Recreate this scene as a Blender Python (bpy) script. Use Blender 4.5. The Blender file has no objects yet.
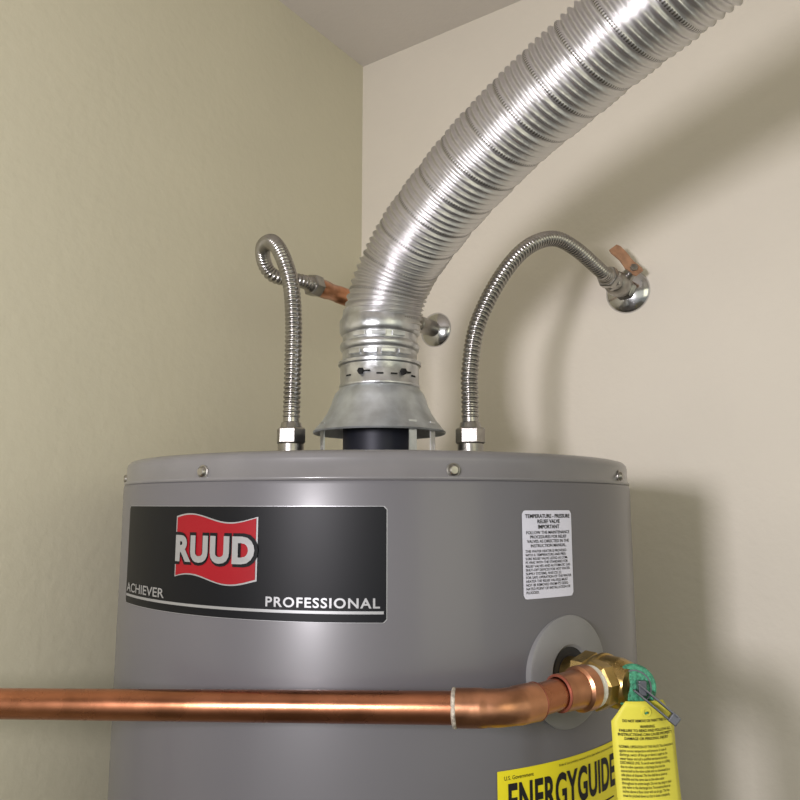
import bpy, math, random
import numpy as np
from mathutils import Vector, Matrix
random.seed(3)
H=1.45
sc=bpy.context.scene
sc.view_settings.view_transform='Standard'

# ---------------------------------------------------------------- materials
def lin(c):
    return tuple((v/255/12.92 if v/255<=0.04045 else ((v/255+0.055)/1.055)**2.4) for v in c)
def mat(name,col,rough=0.5,metal=0.0,nscale=0,namt=0.0,bump=0.0,bscale=200,coat=0.0,rvar=0.0,spec=0.5,crough=0.06):
    m=bpy.data.materials.new(name); m.use_nodes=True
    nt=m.node_tree; b=nt.nodes['Principled BSDF']
    c=lin(col)
    b.inputs['Base Color'].default_value=(*c,1)
    b.inputs['Roughness'].default_value=rough
    b.inputs['Metallic'].default_value=metal
    b.inputs['Specular IOR Level'].default_value=spec
    if coat: b.inputs['Coat Weight'].default_value=coat; b.inputs['Coat Roughness'].default_value=crough
    tc=nt.nodes.new('ShaderNodeTexCoord')
    if namt>0:
        n=nt.nodes.new('ShaderNodeTexNoise'); n.inputs['Scale'].default_value=nscale; n.inputs['Detail'].default_value=5
        nt.links.new(tc.outputs['Object'],n.inputs['Vector'])
        r=nt.nodes.new('ShaderNodeValToRGB')
        r.color_ramp.elements[0].position=0.3; r.color_ramp.elements[1].position=0.7
        r.color_ramp.elements[0].color=(*[v*(1-namt) for v in c],1)
        r.color_ramp.elements[1].color=(*[min(1,v*(1+namt)) for v in c],1)
        nt.links.new(n.outputs['Fac'],r.inputs['Fac']); nt.links.new(r.outputs['Color'],b.inputs['Base Color'])
        if rvar:
            mr=nt.nodes.new('ShaderNodeMapRange'); mr.inputs['To Min'].default_value=rough-rvar; mr.inputs['To Max'].default_value=rough+rvar
            nt.links.new(n.outputs['Fac'],mr.inputs['Value']); nt.links.new(mr.outputs['Result'],b.inputs['Roughness'])
    if bump>0:
        n2=nt.nodes.new('ShaderNodeTexNoise'); n2.inputs['Scale'].default_value=bscale; n2.inputs['Detail'].default_value=4
        nt.links.new(tc.outputs['Object'],n2.inputs['Vector'])
        bp=nt.nodes.new('ShaderNodeBump'); bp.inputs['Strength'].default_value=bump; bp.inputs['Distance'].default_value=0.002
        nt.links.new(n2.outputs['Fac'],bp.inputs['Height']); nt.links.new(bp.outputs['Normal'],b.inputs['Normal'])
    return m
M={}
M['wall']=mat('wall_paint_shaded',(203,198,174),0.62,0,3,0.03,0.4,60)  # left wall: same paint as right, its shade put into the darker colour
M['wall_lit']=mat('wall_paint_lit',(223,216,203),0.62,0,3,0.03,0.4,60)  # right wall: same paint, stronger light painted in as a paler colour
M['ceil']=mat('ceiling_paint',(206,200,192),0.8,0,4,0.02,0.3,80)
M['floor']=mat('concrete_floor',(120,116,108),0.8,0,8,0.2,0.5,60)
M['tank']=mat('grey_enamel',(92,91,95),0.36,0.0,5,0.02,0.03,14,coat=0.3,crough=0.16)
M['cap']=mat('grey_cap_paint',(112,111,112),0.33,0,30,0.05,0.04,60,coat=0.35,crough=0.12)
M['black']=mat('label_black',(8,10,15),0.45,0,20,0.05,0,1,spec=0.22)
M['red']=mat('label_red',(140,14,26),0.45,0,20,0.05,spec=0.25)
M['silver']=mat('label_silver',(165,166,168),0.38,0.6)
M['white']=mat('label_white',(205,206,218),0.5,0,40,0.03)
M['ink']=mat('ink',(24,24,26),0.6,spec=0.3)
M['yellow']=mat('label_yellow',(222,210,26),0.5,0,30,0.03)
M['tag']=mat('tag_yellow',(214,206,70),0.55,0,30,0.04)
M['green']=mat('valve_green',(60,136,104),0.45,0.1,500,0.5,0.4,500)
M['copper']=mat('copper',(178,118,88),0.27,1,25,0.22,0.08,60,rvar=0.1)
M['copper2']=mat('copper_fitting',(190,136,104),0.33,1,40,0.3,0.1,80,rvar=0.1)
M['copperdull']=mat('copper_dull',(140,78,60),0.5,0.6,40,0.2)
M['flux']=mat('solder_flux',(180,172,158),0.6,0.3,300,0.4,0.6,400)
M['tape']=mat('thread_tape',(225,222,210),0.75,0,200,0.1,0.6,300)
M['brass']=mat('brass',(184,156,98),0.3,1,60,0.25,0.15,150,rvar=0.1)
M['chrome']=mat('chrome',(205,205,207),0.16,1)
M['steel']=mat('stainless',(165,162,158),0.26,1,60,0.12)
M['nut']=mat('nickel_nut',(158,155,150),0.33,1,80,0.2,0.1,200)
M['galv']=mat('galvanised',(204,206,208),0.34,1.0,60,0.22,0.25,120,rvar=0.1)
M['hood']=mat('hood_galvanised',(200,206,211),0.40,0.9,50,0.18,0.2,120,rvar=0.08)
M['dark']=mat('flue_dark',(20,23,36),0.5,0.3)
M['hole']=mat('dark_gap',(18,18,18),0.9)
M['handle']=mat('handle_orange',(166,126,98),0.55,0.1,90,0.25,0.2,200)
M['greyring']=mat('grey_plastic_ring',(122,122,122),0.4,0,40,0.05)
M['rubber']=mat('black_rubber',(25,24,24),0.7)
M['lever']=mat('lever_steel',(110,112,122),0.35,0.8)

# ducts: aluminium with crimp teeth on the helical seam (uses UV = angle/length)
def duct_mat():
    m=bpy.data.materials.new('duct_aluminium'); m.use_nodes=True
    nt=m.node_tree; b=nt.nodes['Principled BSDF']
    b.inputs['Metallic'].default_value=1; b.inputs['Roughness'].default_value=0.36
    uv=nt.nodes.new('ShaderNodeUVMap'); uv.uv_map='UVMap'
    sx=nt.nodes.new('ShaderNodeSeparateXYZ'); nt.links.new(uv.outputs['UV'],sx.inputs[0])
    def mth(op,a,bv=None,c=None):
        n=nt.nodes.new('ShaderNodeMath'); n.operation=op
        for i,v in enumerate((a,bv,c)):
            if v is None: continue
            if isinstance(v,(int,float)): n.inputs[i].default_value=v
            else: nt.links.new(v,n.inputs[i])
        return n.outputs[0]
    t=mth('FRACT',mth('MULTIPLY',sx.outputs['X'],96.0))
    tooth=mth('GREATER_THAN',t,0.5)
    sfr=mth('FRACT',mth('SUBTRACT',sx.outputs['Y'],sx.outputs['X']))
    d=mth('ABSOLUTE',mth('SUBTRACT',sfr,0.5))
    seam=mth('LESS_THAN',d,0.045)
    mask=mth('MULTIPLY',tooth,seam)
    mix=nt.nodes.new('ShaderNodeMix'); mix.data_type='RGBA'
    mix.inputs[6].default_value=(0.61,0.60,0.605,1); mix.inputs[7].default_value=(0.18,0.175,0.17,1)
    nt.links.new(mask,mix.inputs[0]); nt.links.new(mix.outputs[2],b.inputs['Base Color'])
    tc=nt.nodes.new('ShaderNodeTexCoord')
    n2=nt.nodes.new('ShaderNodeTexNoise'); n2.inputs['Scale'].default_value=45
    nt.links.new(tc.outputs['Object'],n2.inputs['Vector'])
    h=mth('SUBTRACT',n2.outputs['Fac'],mth('MULTIPLY',mask,0.6))
    bp=nt.nodes.new('ShaderNodeBump'); bp.inputs['Strength'].default_value=0.35; bp.inputs['Distance'].default_value=0.003
    nt.links.new(h,bp.inputs['Height']); nt.links.new(bp.outputs['Normal'],b.inputs['Normal'])
    return m
M['duct']=duct_mat()

# ---------------------------------------------------------------- helpers
def empty(name,loc):
    e=bpy.data.objects.new(name,None); e.location=loc; e.empty_display_size=0.05
    sc.collection.objects.link(e); return e
def mesh(name,verts,faces,m,parent=None,smooth=True,auto=None):
    me=bpy.data.meshes.new(name); me.from_pydata([tuple(v) for v in verts],[],faces); me.update()
    if smooth:
        me.polygons.foreach_set('use_smooth',[True]*len(me.polygons))
    if auto is not None:
        me.set_sharp_from_angle(angle=math.radians(auto))
    me.materials.append(M[m] if isinstance(m,str) else m)
    o=bpy.data.objects.new(name,me); sc.collection.objects.link(o)
    if parent is not None:
        o.parent=parent; o.matrix_parent_inverse=Matrix.Translation(-Vector(parent.location))
    return o
def basis(axis,up=(0,0,1)):
    a=Vector(axis).normalized(); u=Vector(up)
    if abs(a.dot(u))>0.95: u=Vector((1,0,0))
    x=u.cross(a).normalized(); y=a.cross(x); return x,y,a
def lathe(name,origin,axis,prof,m,parent=None,segs=64,auto=35):
    x,y,a=basis(axis); o=Vector(origin); V=[];F=[]
    for (h,r) in prof:
        for i in range(segs):
            t=2*math.pi*i/segs
            V.append(o+a*h+(x*math.cos(t)+y*math.sin(t))*max(r,1e-5))
    for j in range(len(prof)-1):
        for i in range(segs):
            k=(i+1)%segs
            F.append((j*segs+i,j*segs+k,(j+1)*segs+k,(j+1)*segs+i))
    return mesh(name,V,F,m,parent,True,auto)
def hexnut(name,origin,axis,h,r,m,parent=None,rot=0,n=6):
    x,y,a=basis(axis); o=Vector(origin); V=[];F=[]
    rings=[(0,r*0.0),(0,r*0.9),(h*0.1,r),(h*0.9,r),(h,r*0.9),(h,0)]
    for (d,rr) in rings:
        for i in range(n):
            t=2*math.pi*i/n+rot
            V.append(o+a*d+(x*math.cos(t)+y*math.sin(t))*max(rr,1e-5))
    for j in range(len(rings)-1):
        for i in range(n):
            k=(i+1)%n; F.append((j*n+i,j*n+k,(j+1)*n+k,(j+1)*n+i))
    return mesh(name,V,F,m,parent,False)
def catmull(pts,sub=24):
    P=[Vector(p) for p in pts]; P=[P[0]*2-P[1]]+P+[P[-1]*2-P[-2]]
    out=[]
    for i in range(1,len(P)-2):
        p0,p1,p2,p3=P[i-1:i+3]
        for k in range(sub):
            t=k/sub
            out.append(0.5*((2*p1)+(-p0+p2)*t+(2*p0-5*p1+4*p2-p3)*t*t+(-p0+3*p1-3*p2+p3)*t**3))
    out.append(P[-2]); return out
def resample(pts,step):
    L=[0]
    for a,b in zip(pts[:-1],pts[1:]): L.append(L[-1]+(b-a).length)
    n=max(2,int(L[-1]/step)); A=np.array([tuple(p) for p in pts]); s=np.linspace(0,L[-1],n+1)
    R=np.stack([np.interp(s,L,A[:,k]) for k in range(3)],1)
    return s,R
def sweep(name,pts,rad,m,parent=None,segs=32,step=0.002,uvlen=None,curve=True,smoothit=6,auto=None):
    s,R=resample(catmull(pts) if curve else [Vector(p) for p in pts],step)
    for _ in range(smoothit):
        R[1:-1]=(R[:-2]+2*R[1:-1]+R[2:])/4
    T=np.gradient(R,axis=0); T/=np.linalg.norm(T,axis=1)[:,None]
    n=len(R); X=np.zeros_like(R)
    ref=np.array((0,0,1.0)) if abs(T[0][2])<0.9 else np.array((1.0,0,0))
    x=ref-T[0]*np.dot(ref,T[0]); X[0]=x/np.linalg.norm(x)
    for i in range(1,n):
        x=X[i-1]-T[i]*np.dot(X[i-1],T[i]); X[i]=x/np.linalg.norm(x)
    Y=np.cross(T,X)
    a=np.arange(segs)/segs
    th=a*2*math.pi
    S,A=np.meshgrid(s,a,indexing='ij')
    RR=rad(S,A)
    V=R[:,None,:]+(X[:,None,:]*np.cos(th)[None,:,None]+Y[:,None,:]*np.sin(th)[None,:,None])*RR[:,:,None]
    V=V.reshape(-1,3)
    F=[]
    for j in range(n-1):
        b=j*segs
        for i in range(segs):
            k=(i+1)%segs
            F.append((b+i,b+k,b+segs+k,b+segs+i))
    F2=list(F)
    F2.append(tuple(reversed(range(segs)))); F2.append(tuple((n-1)*segs+i for i in range(segs)))
    o=mesh(name,V.tolist(),F2,m,parent,True,auto)
    if uvlen:
        me=o.data; uv=me.uv_layers.new(name='UVMap'); arr=np.zeros(len(me.loops)*2)
        q=0
        for j in range(n-1):
            v0=s[j]/uvlen; v1=s[j+1]/uvlen
            for i in range(segs):
                u0=i/segs; u1=(i+1)/segs
                arr[q:q+8]=(u0,v0,u1,v0,u1,v1,u0,v1); q+=8
        uv.data.foreach_set('uv',arr)
    return o
def const(r): return lambda S,A: np.full(S.shape,r)
def box(name,c,dx,dy,dz,m,parent=None,ax=None,bev=0.0):
    c=Vector(c); dx,dy,dz=Vector(dx),Vector(dy),Vector(dz)
    V=[c+sx*dx+sy*dy+sz*dz for sx in(-1,1) for sy in(-1,1) for sz in(-1,1)]
    F=[(0,1,3,2),(4,6,7,5),(0,4,5,1),(2,3,7,6),(0,2,6,4),(1,5,7,3)]
    o=mesh(name,V,F,m,parent,False)
    if bev>0:
        md=o.modifiers.new('bev','BEVEL'); md.width=bev; md.segments=3
    return o

# ---------------------------------------------------------------- room
ca,sa=0.822,0.569
C=Vector((-0.0768,1.4217,0)); dl=Vector((sa,ca,0)); dr=Vector((ca,-sa,0))
nl=Vector((ca,-sa,0)); nr=Vector((-sa,-ca,0))
CE=H+0.899
LW=3.0; RW=2.6
def wall(name,a,b,n,m,t=0.1):
    a=Vector(a);b=Vector(b); mid=(a+b)/2; mid.z=CE/2
    return box(name,mid-n*t/2,(b-a)/2,n*t/2,Vector((0,0,CE/2)),m)
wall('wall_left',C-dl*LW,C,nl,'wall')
wall('wall_right',C-nr*0.0,C+dr*RW,nr,'wall_lit')
fm=C-dl*LW/2+dr*RW/2
box('floor',(fm.x,fm.y,-0.05),dl*(LW/2+.1),dr*(RW/2+.1),(0,0,0.05),'floor')
box('ceiling',(fm.x,fm.y,CE+0.05),dl*(LW/2+.1),dr*(RW/2+.1),(0,0,0.05),'ceil')

# ---------------------------------------------------------------- water heater
T=Vector((-0.024,0.860,0)); R=0.2765; TOFF=1.6
wh=empty('water_heater',(T.x,T.y,0))
def P(theta,z,off=0.0):
    p=math.radians(theta+TOFF); r=R+off
    return Vector((T.x+r*math.sin(p),T.y-r*math.cos(p),z))
def Nrm(theta):
    p=math.radians(theta+TOFF); return Vector((math.sin(p),-math.cos(p),0))
ZT=H+0.0440; ZR=H+0.0205
ax=(T.x,T.y,0)
lathe('tank_body',ax,(0,0,1),[(0.06,0.0),(0.06,R-0.004),(0.063,R-.001),(0.07,R),(ZR-0.004,R),(ZR-0.0015,R-0.0006),(ZR,R-0.003),(ZR,0.2)],'tank',wh,256)
lathe('base_ring',ax,(0,0,1),[(0.0,0.0),(0.0,R-0.03),(0.06,R-0.03),(0.06,0.0)],'dark',wh,96)
lathe('top_cap',ax,(0,0,1),[(ZR-0.001,0.2),(ZR-0.001,R-0.0008),(ZR+0.0005,R-0.0002),(ZR+0.002,R-0.0002),(ZR+0.003,R-0.0020),(ZT-0.007,R-0.0024),(ZT-0.004,R-0.0032),(ZT-0.0012,R-0.0060),(ZT,R-0.0105),(ZT-0.001,R-0.02),(ZT-0.001,0.0)],'cap',wh,256,auto=70)
for i,th in enumerate(range(-32-135,180,45)):
    n=Nrm(th+0.0)
    o=P(th-0.6,H+0.0275,-0.0024)
    lathe('cap_screw_%d'%i,o,n,[(0,0.0058),(0.0012,0.0058),(0.0016,0.0046),(0.0036,0.0040),(0.0044,0.003),(0.0045,0)],'nut',wh,20)

def strip(name,s0,s1,lo,hi,off,m,n=48,nz=1,parent=wh,thick=True):
    V=[];F=[]
    for i in range(n+1):
        s=s0+(s1-s0)*i/n
        a=lo(i/n) if callable(lo) else lo
        b=hi(i/n) if callable(hi) else hi
        for j in range(2): V.append(P(s,H+(a if j==0 else b),off))
    for i in range(n): F.append((2*i,2*i+2,2*i+3,2*i+1))
    return mesh(name,V,F,m,parent)
def rounded(lo,hi,width,r):
    def g(t,sg,base):
        x=min(t,1-t)*width
        if x<r: return base+sg*(r-math.sqrt(max(0,r*r-(r-x)**2)))
        return base
    return (lambda t:g(t,1,lo)),(lambda t:g(t,-1,hi))
DEG=math.radians(1)*R
def txtmesh(body,bold=0.0,align='LEFT',spacing=1.0,line=1.0):
    cu=bpy.data.curves.new('t','FONT'); cu.body=body; cu.size=1; cu.offset=bold; cu.align_x=align
    cu.space_character=spacing; cu.space_line=line; cu.resolution_u=4
    ob=bpy.data.objects.new('t',cu); sc.collection.objects.link(ob)
    bpy.context.view_layer.update()
    dg=bpy.context.evaluated_depsgraph_get()
    me=bpy.data.meshes.new_from_object(ob.evaluated_get(dg))
    V=[tuple(v.co) for v in me.vertices]; F=[tuple(p.vertices) for p in me.polygons]
    bpy.data.objects.remove(ob); bpy.data.meshes.remove(me); bpy.data.curves.remove(cu)
    return V,F
def textfit(name,body,fn,x0,x1,y0,y1,m,bold=0.0,align='LEFT',spacing=1.0,line=1.0,parent=wh,shear=0.0):
    V,F=txtmesh(body,bold,align,spacing,line)
    xs=[v[0] for v in V]; ys=[v[1] for v in V]
    a,b,c,d=min(xs),max(xs),min(ys),max(ys)
    W=[]
    for v in V:
        x=x0+(v[0]-a)/(b-a)*(x1-x0); y=y0+(v[1]-c)/(d-c)*(y1-y0)
        W.append(fn(x+shear*(y-y0),y))
    return mesh(name,W,F,m,parent,False)
ont=lambda off:(lambda s,z:P(s,H+z,off))
# brand plate
lo,hi=rounded(-0.0890,-0.0012,58*DEG,0.0025)
strip('nameplate_border',-58.25,1.35,lambda t:lo(t)-0.0004,lambda t:hi(t)+0.0004,0.0003,'silver',120)
strip('nameplate',-58,1.2,lo,hi,0.0006,'black',120)
strip('nameplate_stripe',-57.6,0.8,-0.0828,-0.0806,0.0009,'silver',80)
wv=lambda t:0.0035*math.sin((t*2*math.pi)+0.3)
def fl_hi(t): return -0.0115+wv(t)
def fl_lo(t): return -0.0595+wv(t)
strip('logo_flag_outline',-38.3,-20.3,lambda t:fl_lo(t)-0.0011,lambda t:fl_hi(t)+0.0011,0.0010,'silver',60)
strip('logo_flag',-38.0,-20.6,fl_lo,fl_hi,0.0013,'red',60)
textfit('logo_text_edge','RUUD',ont(0.0018),-38.5,-20.1,-0.0495,-0.0225,'black',bold=0.075,spacing=1.12)
textfit('logo_text','RUUD',ont(0.0025),-37.9,-20.7,-0.0470,-0.0250,'silver',bold=0.05,spacing=1.12)
textfit('plate_text','ACHIEVER',ont(0.0010),-57.2,-41.2,-0.0785,-0.0705,'silver',bold=0.012)
textfit('plate_text_b','PROFESSIONAL',ont(0.0010),-18.6,0.2,-0.0785,-0.0708,'silver',bold=0.022,spacing=1.15)
# warning label
lo,hi=rounded(-0.0755,-0.0045,11.4*DEG,0.003)
strip('warning_label',24.9,36.4,lo,hi,0.0005,'white',32)
textfit('warning_title','TEMPERATURE - PRESSURE\nRELIEF VALVE\nIMPORTANT',ont(0.0008),25.5,35.9,-0.0195,-0.0075,'ink',bold=0.02,align='CENTER')
textfit('warning_text','FOLLOW THE MAINTENANCE\nPROCEDURES FOR RELIEF\nVALVES AS DIRECTED IN THE\nINSTRUCTION MANUAL.',ont(0.0008),25.7,35.7,-0.0345,-0.0212,'ink',bold=0.01,align='CENTER')
textfit('warning_text_b','THIS WATER HEATER IS PROVIDED\nWITH A TEMPERATURE AND PRES-\nSURE RELIEF VALVE LISTED AS COM-\nPLYING WITH THE STANDARD FOR\nRELIEF VALVES AND AUTOMATIC GAS\nSHUT-OFF DEVICES FOR HOT WATER\nSUPPLY SYSTEMS, ANSI Z21.22.\nFOR SAFE OPERATION OF THE WATER\nHEATER THE RELIEF VALVE(S) MUST\nNOT BE REMOVED FROM ITS DESIG-\nNATED POINT OF INSTALLATION OR\nPLUGGED.',ont(0.0008),25.4,35.9,-0.0715,-0.0365,'ink',bold=0.008)
# energy label
strip('energy_label',19.2,48.2,-0.385,-0.2025,0.0006,'yellow',60)
textfit('energy_small','U.S. Government',ont(0.0010),20.4,26.0,-0.2095,-0.2065,'ink')
textfit('energy_small_b','Federal law prohibits removal of this label before consumer purchase',ont(0.0010),31.5,47.0,-0.2080,-0.2055,'ink')
textfit('energy_title','ENERGYGUIDE',ont(0.0010),21.1,47.4,-0.239,-0.2120,'ink',bold=0.03,spacing=1.06)
strip('energy_rule',20.2,46.8,-0.2475,-0.2462,0.0009,'ink',40)
textfit('energy_text','Water Heater - Natural Gas\nCapacity (first hour rating): 80 gallons\nEstimated Yearly Energy Cost',ont(0.0010),21,46,-0.272,-0.252,'ink')
textfit('energy_cost','$294',ont(0.0010),28,39,-0.312,-0.285,'ink',bold=0.03)
# relief valve port
TH=34.5; n=Nrm(TH); tv=Vector((-n.y,n.x,0))
ZV=H-0.136
S=P(TH,ZV,0)
lathe('port_ring',S,n,[(-0.004,0.0455),(0.0012,0.0450),(0.0024,0.043),(0.0030,0.022),(0.001,0.0195),(-0.004,0.0192)],'greyring',wh,72)
lathe('port_gasket',S,n,[(0.0016,0.0196),(0.0020,0.0175),(0.0011,0.014),(0.0011,0)],'rubber',wh,48)

# draft hood
lathe('flue_collar',ax,(0,0,1),[(ZT-0.001,0.047),(ZT+0.006,0.047),(ZT+0.007,0.0425),(ZT+0.045,0.0425),(ZT+0.045,0.0)],'dark',wh,64)
lathe('draft_hood_cone',ax,(0,0,1),[(H+0.0835,0.0745),(H+0.0815,0.0765),(H+0.0835,0.0775),(H+0.087,0.0745),(H+0.095,0.0675),(H+0.105,0.0610),(H+0.115,0.0565),(H+0.122,0.0545),(H+0.128,0.0520),(H+0.132,0.0485),(H+0.135,0.0460),(H+0.138,0.0455),(H+0.138,0.043),(H+0.118,0.051),(H+0.09,0.069),(H+0.0835,0.0745)],'hood',wh,96,auto=60)
for i,an in enumerate((-62,32,58,150,-150)):
    a=math.radians(an); d=Vector((math.sin(a),-math.cos(a),0)); tt=Vector((d.y,-d.x,0))
    base=Vector((T.x,T.y,0))+d*0.071
    box('hood_leg_%d'%i,(base.x,base.y,(ZT+H+0.094)/2),tt*0.0048,d*0.0008,(0,0,(H+0.090-ZT)/2),'galv',wh)
    box('hood_foot_%d'%i,(base.x+d.x*0.006,base.y+d.y*0.006,ZT+0.0004),tt*0.0055,d*0.008,(0,0,0.0008),'galv',wh)
PL=Vector((-0.127,0.860,0)); PR=Vector((0.082,0.860,0))
for k,p in enumerate((PL,PR)):
    o=(p.x,p.y,ZT-0.001)
    lathe('port_nipple_%d'%k,o,(0,0,1),[(0,0.0165),(0.003,0.0165),(0.0035,0.0130),(0.036,0.0130),(0.036,0)],'nut',wh,32)

# ---------------------------------------------------------------- vent connector + flexible duct
vc=empty('vent_connector',(T.x,T.y,H+0.137))
b0=H
lathe('connector_sleeve',ax,(0,0,1),[(b0+0.134,0.0462),(b0+0.1355,0.0476),(b0+0.138,0.0476),(b0+0.1395,0.0464),(b0+0.160,0.0464),(b0+0.1615,0.0488),(b0+0.1650,0.0488),(b0+0.1665,0.0455),(b0+0.168,0.0440),(b0+0.178,0.0440),(b0+0.180,0.0462),(b0+0.184,0.0474),(b0+0.1875,0.0462),(b0+0.189,0.0440),(b0+0.197,0.0440),(b0+0.199,0.0464),(b0+0.203,0.0478),(b0+0.2145,0.0478),(b0+0.2165,0.0462),(b0+0.222,0.0444),(b0+0.228,0.0440),(b0+0.228,0.043),(b0+0.134,0.043)],'galv',vc,96,auto=45)
for i,an in enumerate((-48,-25,2,22,36,58,120,180,-120)):
    a=math.radians(an); d=Vector((math.sin(a),-math.cos(a),0)); tt=Vector((d.y,-d.x,0)); c=Vector((T.x,T.y,b0+0.1490))+d*0.0463
    if i in(1,4):
        lathe('sleeve_screw_%d'%i,c,d,[(0,0.0040),(0.0035,0.0036),(0.004,0)],'hole',vc,6)
        box('screw_shank_%d'%i,c-tt*0.006,tt*0.005,d*0.0010,(0,0,0.0008),'hole',vc)
    else:
        box('sleeve_slot_%d'%i,c-Vector((0,0,0.003)),tt*0.0040,d*0.0005,(0,0,0.0009),'hole',vc)
for k,(an,zz) in enumerate(((-38,0.173),(-12,0.173),(14,0.173),(40,0.173),(-30,0.193),(0,0.193),(30,0.193))):
    a=math.radians(an); d=Vector((math.sin(a),-math.cos(a),0)); tt=Vector((d.y,-d.x,0))
    box('sleeve_crimp_%d'%k,Vector((T.x,T.y,b0+zz))+d*0.0446,tt*0.0085,d*0.0014,(0,0,0.0026),'galv',vc,bev=0.001)

fd=empty('flexible_vent_duct',(T.x,T.y,H+0.21))
pts=[(-0.0215,0.860,.206),(-.018,.857,.237),(-.005,.845,.272),(.0225,.8125,.3080),(.063,.762,.3440),(.112,.704,.378),(.161,.65,.403),(.207,.600,.425),(.244,.563,.441),(.282,.526,.462),(.325,.475,.500),(.365,.44,.56),(.385,.42,.64),(.39,.41,.75),(.39,.41,.897)]
pts=[(x,y,z+H) for x,y,z in pts]
SP=0.038
def drad(S,A):
    ph=(S/SP-A)%1.0
    rid=np.abs(np.cos(ph*math.pi*5))
    r=0.0430+0.0038*(1-rid**1.4)
    seam=np.abs(ph-0.5)<0.055
    r=np.where(seam,0.0448+0.0008*np.cos((ph-0.5)/0.055*math.pi/2),r)
    r=r*(1+0.006*np.sin(S*60+A*12.566)+0.004*np.sin(S*140+A*18.85))
    return r
sweep('duct_tube',pts,drad,'duct',fd,segs=96,step=0.00105,uvlen=SP,smoothit=300)
lathe('ceiling_collar',(.39,.41,CE),(0,0,-1),[(0,0.085),(0.003,0.085),(0.004,0.05),(0.04,0.0495),(0.04,0.046)],'galv',fd,64)

# ---------------------------------------------------------------- flexible water connectors
def frad(S,A,L=None):
    return 0.0078+0.0025*np.abs(np.sin(S/0.0056*math.pi))**0.7
def connector(pts,endn):
    p0=Vector(pts[0])
    e=empty('flexible_water_connector',p0)
    sweep('corrugated_hose',pts,frad,'steel',e,segs=28,step=0.00055,smoothit=60)
    hexnut('tank_nut',(p0.x,p0.y,ZT+0.026),(0,0,1),0.019,0.0172,'nut',e,rot=0.35)
    lathe('nut_sleeve',(p0.x,p0.y,ZT+0.016),(0,0,1),[(0,0.0150),(0.010,0.0150),(0.010,0.012)],'nut',e,32)
    lathe('hose_cuff',(p0.x,p0.y,ZT+0.045),(0,0,1),[(0,0.0128),(0.006,0.0115),(0.007,0.0095),(0.028,0.0092),(0.029,0.008)],'steel',e,32)
    q=Vector(pts[-1]); d=(Vector(endn)).normalized()
    lathe('wall_cuff',q-d*0.022,d,[(0,0.0085),(0.001,0.0094),(0.016,0.0096),(0.018,0.0115),(0.022,0.0125)],'steel',e,32)
    hexnut('wall_nut',q,d,0.018,0.0165,'nut',e,rot=0.2)
    return e
zl=lambda L:[(x,y,z+H) for x,y,z in L]
W1=Vector((.066,1.323,H+.317)); W2=Vector((.3566,1.122,H+.330))
e1=W1+nr*0.345
Lp=zl([(-.127,.86,.100),(-.1268,.86,.13),(-.1265,.86,.175),(-.1275,.864,.2195),(-.133,.874,.2657),(-.146,.89,.3055),(-.164,.918,.336),(-.1835,.955,.3430),(-.187,.985,.330),(-.175,1.000,.3165)])
Lp.append(tuple(e1+nr*0.018)); Lp.append(tuple(e1))
connector(Lp,-nr)
e2=W2+nr*0.098
Rp=zl([(.082,.86,.100),(.082,.86,.125),(.0825,.86,.158),(.0925,.865,.213),(.121,.875,.272),(.157,.895,.3185),(.199,.93,.3455),(.2375,.967,.3455)])
Rp.append(tuple(e2+nr*0.02+Vector((0,0,0.001)))); Rp.append(tuple(e2))
connector(Rp,-nr)

def escut(o,parent,r=0.034):
    lathe('escutcheon',o,nr,[(0,r),(0.0012,r),(0.004,r*0.93),(0.008,r*0.72),(0.0105,r*0.5),(0.012,r*0.38),(0.012,0.012)],'chrome',parent,64,auto=60)
sp=empty('copper_stub_out',W1)
escut(W1,sp,0.032)
lathe('stub_pipe',W1,nr,[(0,0.0111),(0.300,0.0111),(0.320,0.0111),(0.320,0)],'copperdull',sp,32)
lathe('stub_union',W1,nr,[(0.010,0.0135),(0.012,0.0145),(0.060,0.0145),(0.062,0.0130),(0.090,0.0130),(0.090,0.0111)],'nut',sp,32)
lathe('stub_adapter',W1+nr*0.245,nr,[(0,0.0114),(0,0.0132),(0.036,0.0132),(0.038,0.0124),(0.060,0.0124),(0.062,0.0135),(0.082,0.0135),(0.082,0)],'copper2',sp,32)
sv=empty('shutoff_valve',W2)
escut(W2,sv,0.0345)
lathe('valve_stub',W2,nr,[(0,0.0111),(0.03,0.0111)],'copperdull',sv,32)
hexnut('valve_nut',W2+nr*0.014,nr,0.014,0.0178,'nut',sv,rot=0.1)
lathe('valve_body',W2+nr*0.028,nr,[(0,0.0135),(0.004,0.0135),(0.008,0.0175),(0.020,0.0185),(0.032,0.0175),(0.037,0.0135),(0.046,0.013),(0.046,0)],'nut',sv,32)
hexnut('valve_outlet_nut',W2+nr*0.070,nr,0.012,0.0165,'nut',sv,rot=0.4)
lathe('valve_thread',W2+nr*0.082,nr,[(0,0.0125),(0.016,0.0125)],'chrome',sv,32)
st=W2+nr*0.036
stem_dir=Vector((0.42,-0.62,0.62)).normalized()
lathe('valve_stem',st,stem_dir,[(0,0.0095),(0.028,0.0095),(0.028,0.006),(0.036,0.006),(0.036,0)],'nut',sv,24)
hb=st+stem_dir*0.033
hn=Vector((-0.05,-0.93,0.36)).normalized()
hx=Vector((-0.60,-0.10,0.80)); hx=(hx-hn*hx.dot(hn)).normalized(); hw=hx.cross(hn).normalized()
hexnut('stem_nut',hb+hn*0.001,hn,0.004,0.0060,'nut',sv)
prof=[(-0.012,0.0,0.007),(-0.007,0,0.0095),(0.008,0.0005,0.0095),(0.014,0.003,0.0088),(0.022,0.007,0.0088),(0.038,0.009,0.0098),(0.044,0.009,0.0078)]
V=[];F=[]
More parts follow.
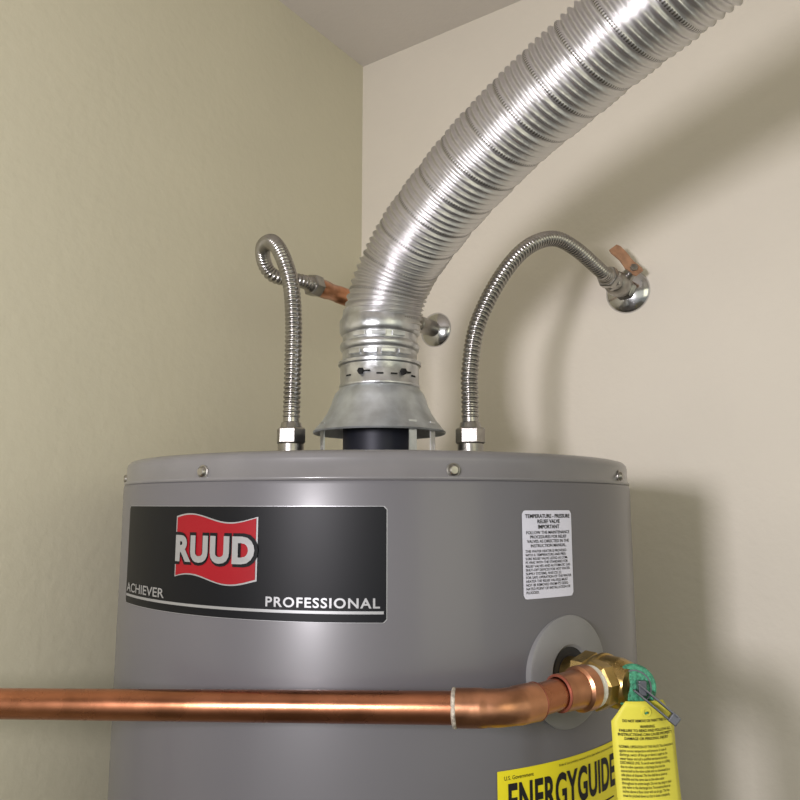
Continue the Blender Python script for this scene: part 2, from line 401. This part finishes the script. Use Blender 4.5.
for (u_,h_,w_) in prof:
    for (sw,sh) in((-1,-1),(1,-1),(1,1),(-1,1)):
        V.append(hb+hx*u_+hn*(h_+sh*0.0013)+hw*w_*sw)
for j in range(len(prof)-1):
    for i in range(4):
        k=(i+1)%4; F.append((4*j+i,4*j+k,4*j+4+k,4*j+4+i))
F.append((3,2,1,0)); q=4*(len(prof)-1); F.append((q,q+1,q+2,q+3))
mesh('valve_handle',V,F,'handle',sv,False)

# ---------------------------------------------------------------- relief valve
rv=empty('pressure_relief_valve',S)
Vc=S+n*0.045
out=-tv if tv.x>0 else tv
lathe('valve_inlet',S+n*0.0015,n,[(0.0,0.0125),(0.022,0.0125)],'brass',rv,32)
hexnut('valve_hex',S+n*0.014,n,0.014,0.0190,'brass',rv,rot=0.3)
lathe('valve_body',S+n*0.026,n,[(0,0.0135),(0.003,0.0175),(0.010,0.0190),(0.026,0.0190),(0.032,0.0175),(0.036,0.0145),(0.038,0.0135),(0.038,0)],'brass',rv,48,auto=40)
lathe('valve_body_rib',S+n*0.034,n,[(0,0.019),(0.001,0.0202),(0.004,0.0202),(0.005,0.019)],'brass',rv,48)
lathe('valve_outlet_neck',Vc+out*0.004,out,[(0,0.0165),(0.010,0.0165)],'brass',rv,40)
hexnut('valve_outlet_hex',Vc+out*0.012,out,0.013,0.0182,'brass',rv,rot=0.15,n=8)
rt=-out
nc=(n*0.75-rt*0.62+Vector((0,0,0.10))).normalized()
cc=S+n*0.064
lathe('valve_bonnet',S+n*0.060,n,[(0,0.0140),(0.003,0.0125),(0.006,0.0)],'brass',rv,32)
lathe('valve_cap',cc-nc*0.001,nc,[(0,0.0120),(0.001,0.0165),(0.0035,0.0165),(0.0045,0.0155),(0.005,0.0)],'green',rv,40)
lathe('valve_cap_rim',cc+nc*0.0034,nc,[(0,0.0125),(0.0010,0.0125),(0.0010,0.0115),(0.0,0.0115)],'lever',rv,40)
pv=cc+nc*0.005
cx=Vector((0,0,1)).cross(nc).normalized()
if cx.x<0: cx=-cx
box('lever_pivot',pv+nc*0.003+cx*0.004,cx*0.0030,nc*0.004,(0,0,0.0055),'lever',rv,bev=0.0008)
lv=(cx*0.74+Vector((0,0,-0.62))+nc*0.10).normalized(); lw=nc.cross(lv).normalized(); lu=lv.cross(lw)
box('test_lever',pv+nc*0.005+lv*0.016+lw*0.003,lv*0.0175,lw*0.0008,lu*0.0038,'lever',rv,bev=0.0005)
box('test_lever_side',pv+nc*0.005+lv*0.014-lw*0.0025,lv*0.015,lw*0.0008,lu*0.0034,'lever',rv,bev=0.0005)
box('test_lever_tip',pv+nc*0.005+lv*0.0325,lv*0.0035,lw*0.0036,lu*0.0028,'lever',rv,bev=0.0008)
# wire and tag
tg=empty('warning_tag',pv)
tc=Vector((0.1825,0.571,0))
tr=Vector((0.985,0.17,0)).normalized(); tn=Vector((tr.y,-tr.x,0))
def tagP(x,z,off=0):
    bend=0.003*math.sin((z-0.0)*30)+0.006*(x/0.024)**2
    return tc+tr*x+tn*(off-bend)+Vector((0,0,H+z))+tr*(-0.02*(z+0.15))
zt=-0.144;zb=-0.290
V=[];F=[]
nx,nz=12,30
for j in range(nz+1):
    t=j/nz; z=zt+(zb-zt)*t
    w=0.0250
    if t<0.10: w=0.0250*(0.6+0.4*min(1,(t/0.10)))
    for i in range(nx+1):
        V.append(tagP(-w+2*w*i/nx,z))
for j in range(nz):
    for i in range(nx):
        a_=j*(nx+1)+i; F.append((a_,a_+nx+1,a_+nx+2,a_+1))
o=mesh('tag_card',V,F,'tag',tg); md=o.modifiers.new('s','SOLIDIFY'); md.thickness=0.0005; md.offset=-1
tf=lambda x,z:tagP(x,z,0.0009)
def tl(name,body,y0,y1,x0=-0.0215,x1=0.0215,bold=0.0,al='LEFT'):
    textfit(name,body,tf,x0,x1,y0-0.004,y1-0.004,'ink',bold,align=al,parent=tg)
tl('tag_head','DO NOT REMOVE OR PAINT THIS TAG',-0.1545,-0.1525,-0.018,0.018,0.02)
tl('tag_warning','WARNING\nFAILURE TO READ AND FOLLOW ALL\nINSTRUCTIONS CAN CAUSE PROPERTY\nDAMAGE OR PERSONAL INJURY',-0.1675,-0.1565,bold=0.015,al='CENTER')
tl('tag_body','NORMAL OPERATION OF THIS VALVE: This valve protects\nagainst excess temperature and pressure. In case of\ndischarge, switch off the gas or electric supply to the\nwater heater and call a qualified serviceman at once.\nDISCHARGE LINE: To avoid water damage or scalding\ndue to valve operation, a discharge line must be\nconnected to the valve outlet and run downward to a\nsafe place of disposal. The line shall be as short as\npossible and the same size as the valve outlet\nthroughout its entire length. Do not cap, plug or place\nany valve in the discharge line. Terminate at least six\ninches above a floor drain with an air gap. The line\nmust be pitched down so that it drains completely.',-0.2060,-0.1705,bold=0.008)
tl('tag_body_b','REINSPECTION: Relief valves should be inspected at\nleast once every three years by a licensed contractor\nto make sure that the product has not been affected by\ncorrosive water conditions and that no one has altered\nor tampered with the valve or the discharge line. Raw\nsewage, mineral build up and other deposits can make\nthe valve inoperative. Lift the lever at least once per\nyear so that water flows freely through the valve and\nthen let it snap back to the closed position.',-0.2370,-0.2100,bold=0.008)
lathe('tag_eyelet',tagP(0,-0.1515,0.0),tn,[(-0.001,0.0036),(0.0008,0.0036),(0.0008,0.0022),(-0.001,0.0022)],'tag',tg,20)
sweep('tag_wire',[S+n*0.060+Vector((0,0,-0.010)),cc+Vector((0.002,-0.004,-0.019)),tagP(0,-0.1515,0.002)],const(0.0008),'green',tg,8,step=0.001,smoothit=2)

# ---------------------------------------------------------------- discharge pipe
dp=empty('copper_discharge_pipe',Vc)
E=Vc+out*0.116; E.z=H-0.138
ang=math.radians(-45)
o2=Vector((out.x*math.cos(ang)-out.y*math.sin(ang),out.x*math.sin(ang)+out.y*math.cos(ang),0)).normalized()
if o2.x>-0.9:
    ang=-ang; o2=Vector((out.x*math.cos(ang)-out.y*math.sin(ang),out.x*math.sin(ang)+out.y*math.cos(ang),0)).normalized()
sl=(o2*0.367+Vector((0,0,-0.0115))).normalized()
a0=Vc+out*0.024
lathe('thread_tape',a0,out,[(0,0.0125),(0.0,0.0155),(0.006,0.0157),(0.008,0.0135),(0.008,0)],'tape',dp,32)
lathe('male_adapter',a0+out*0.007,out,[(0,0.0130),(0,0.0165),(0.009,0.0165),(0.0105,0.0142),(0.017,0.0136),(0.030,0.0134),(0.0305,0.0114)],'copper2',dp,40)
lathe('adapter_flux',a0+out*0.0370,out,[(0,0.0132),(0.001,0.0135),(0.0016,0.0116)],'copperdull',dp,32)
sweep('short_pipe',[a0+out*0.03,E-out*0.02],const(0.0111),'copper',dp,32,step=0.005,curve=False,smoothit=0)
q0=E-out*0.030; q1=E-out*0.012; q2=E+sl*0.012; q3=E+sl*0.034
def bez(a,b,c,n_=12): return [a*(1-t)**2+b*2*t*(1-t)+c*t*t for t in [i/n_ for i in range(n_+1)]]
path=[q0,E-out*0.022]+bez(q1,E,q2)+[E+sl*0.023,q3]
Ltot=sum((b-a).length for a,b in zip(path[:-1],path[1:]))
def erad(S,A):
    e=np.minimum(S,Ltot-S); return np.where(e<0.018,0.0131,0.0131-0.0006*np.clip((e-0.018)/0.004,0,1))
sweep('elbow_fitting',path,erad,'copper2',dp,40,step=0.0012,curve=False,smoothit=10,auto=60)
lathe('elbow_flux',q3-sl*0.001,sl,[(0,0.0131),(0.0008,0.0136),(0.0024,0.0134),(0.0032,0.0112)],'flux',dp,40)
lathe('elbow_flux_b',q0+out*0.001,-out,[(0,0.0131),(0.0008,0.0134),(0.002,0.0112)],'copperdull',dp,40)
F1=E+sl*0.60
pp=[q3-sl*0.01]+[E+sl*t for t in (0.1,0.2,0.3,0.4,0.5)]+bez(F1-sl*0.03,F1,F1-Vector((0,0,0.03)))
pp+=[Vector((F1.x,F1.y,z)) for z in (1.1,0.9,0.6,0.3,0.16)]
sweep('long_pipe',pp,const(0.0111),'copper',dp,40,step=0.004,curve=False,smoothit=3)

# ---------------------------------------------------------------- camera and lights
cam=bpy.data.cameras.new('camera'); co=bpy.data.objects.new('camera',cam); sc.collection.objects.link(co)
co.location=(0,0,H); co.rotation_euler=(math.radians(90+8.07),0,0); cam.lens=33.3; cam.sensor_width=36; cam.clip_start=0.02
sc.camera=co
def area(name,loc,target,size,energy,col,sy=None):
    l=bpy.data.lights.new(name,'AREA'); l.energy=energy; l.color=col; l.size=size
    if sy: l.shape='RECTANGLE'; l.size_y=sy
    o=bpy.data.objects.new(name,l); sc.collection.objects.link(o); o.location=loc
    d=Vector(target)-Vector(loc); o.rotation_euler=d.to_track_quat('-Z','Y').to_euler(); return o
area('key_light',(-0.5,-0.33,H+0.10),(0.45,1.0,H+0.4),0.15,12.5,(1.0,0.95,1.0),0.18)
area('warm_light',(1.0,-1.0,H+0.30),(0.3,1.0,H-0.2),0.9,3.5,(1.0,0.95,0.66),0.9)
w=bpy.data.worlds.new('world'); sc.world=w; w.use_nodes=True
nt=w.node_tree; bg=nt.nodes['Background']; bg.inputs[1].default_value=0.72
tc=nt.nodes.new('ShaderNodeTexCoord'); sx=nt.nodes.new('ShaderNodeSeparateXYZ'); nt.links.new(tc.outputs['Generated'],sx.inputs[0])
rp=nt.nodes.new('ShaderNodeValToRGB'); mr=nt.nodes.new('ShaderNodeMapRange'); mr.inputs['From Min'].default_value=-1; mr.inputs['From Max'].default_value=1
nt.links.new(sx.outputs['Z'],mr.inputs['Value']); nt.links.new(mr.outputs['Result'],rp.inputs['Fac'])
e=rp.color_ramp.elements
e[0].position=0.37; e[0].color=(0.36,0.37,0.34,1); e[1].position=0.405; e[1].color=(0.98,0.985,0.86,1)
nt.links.new(rp.outputs['Color'],bg.inputs[0])
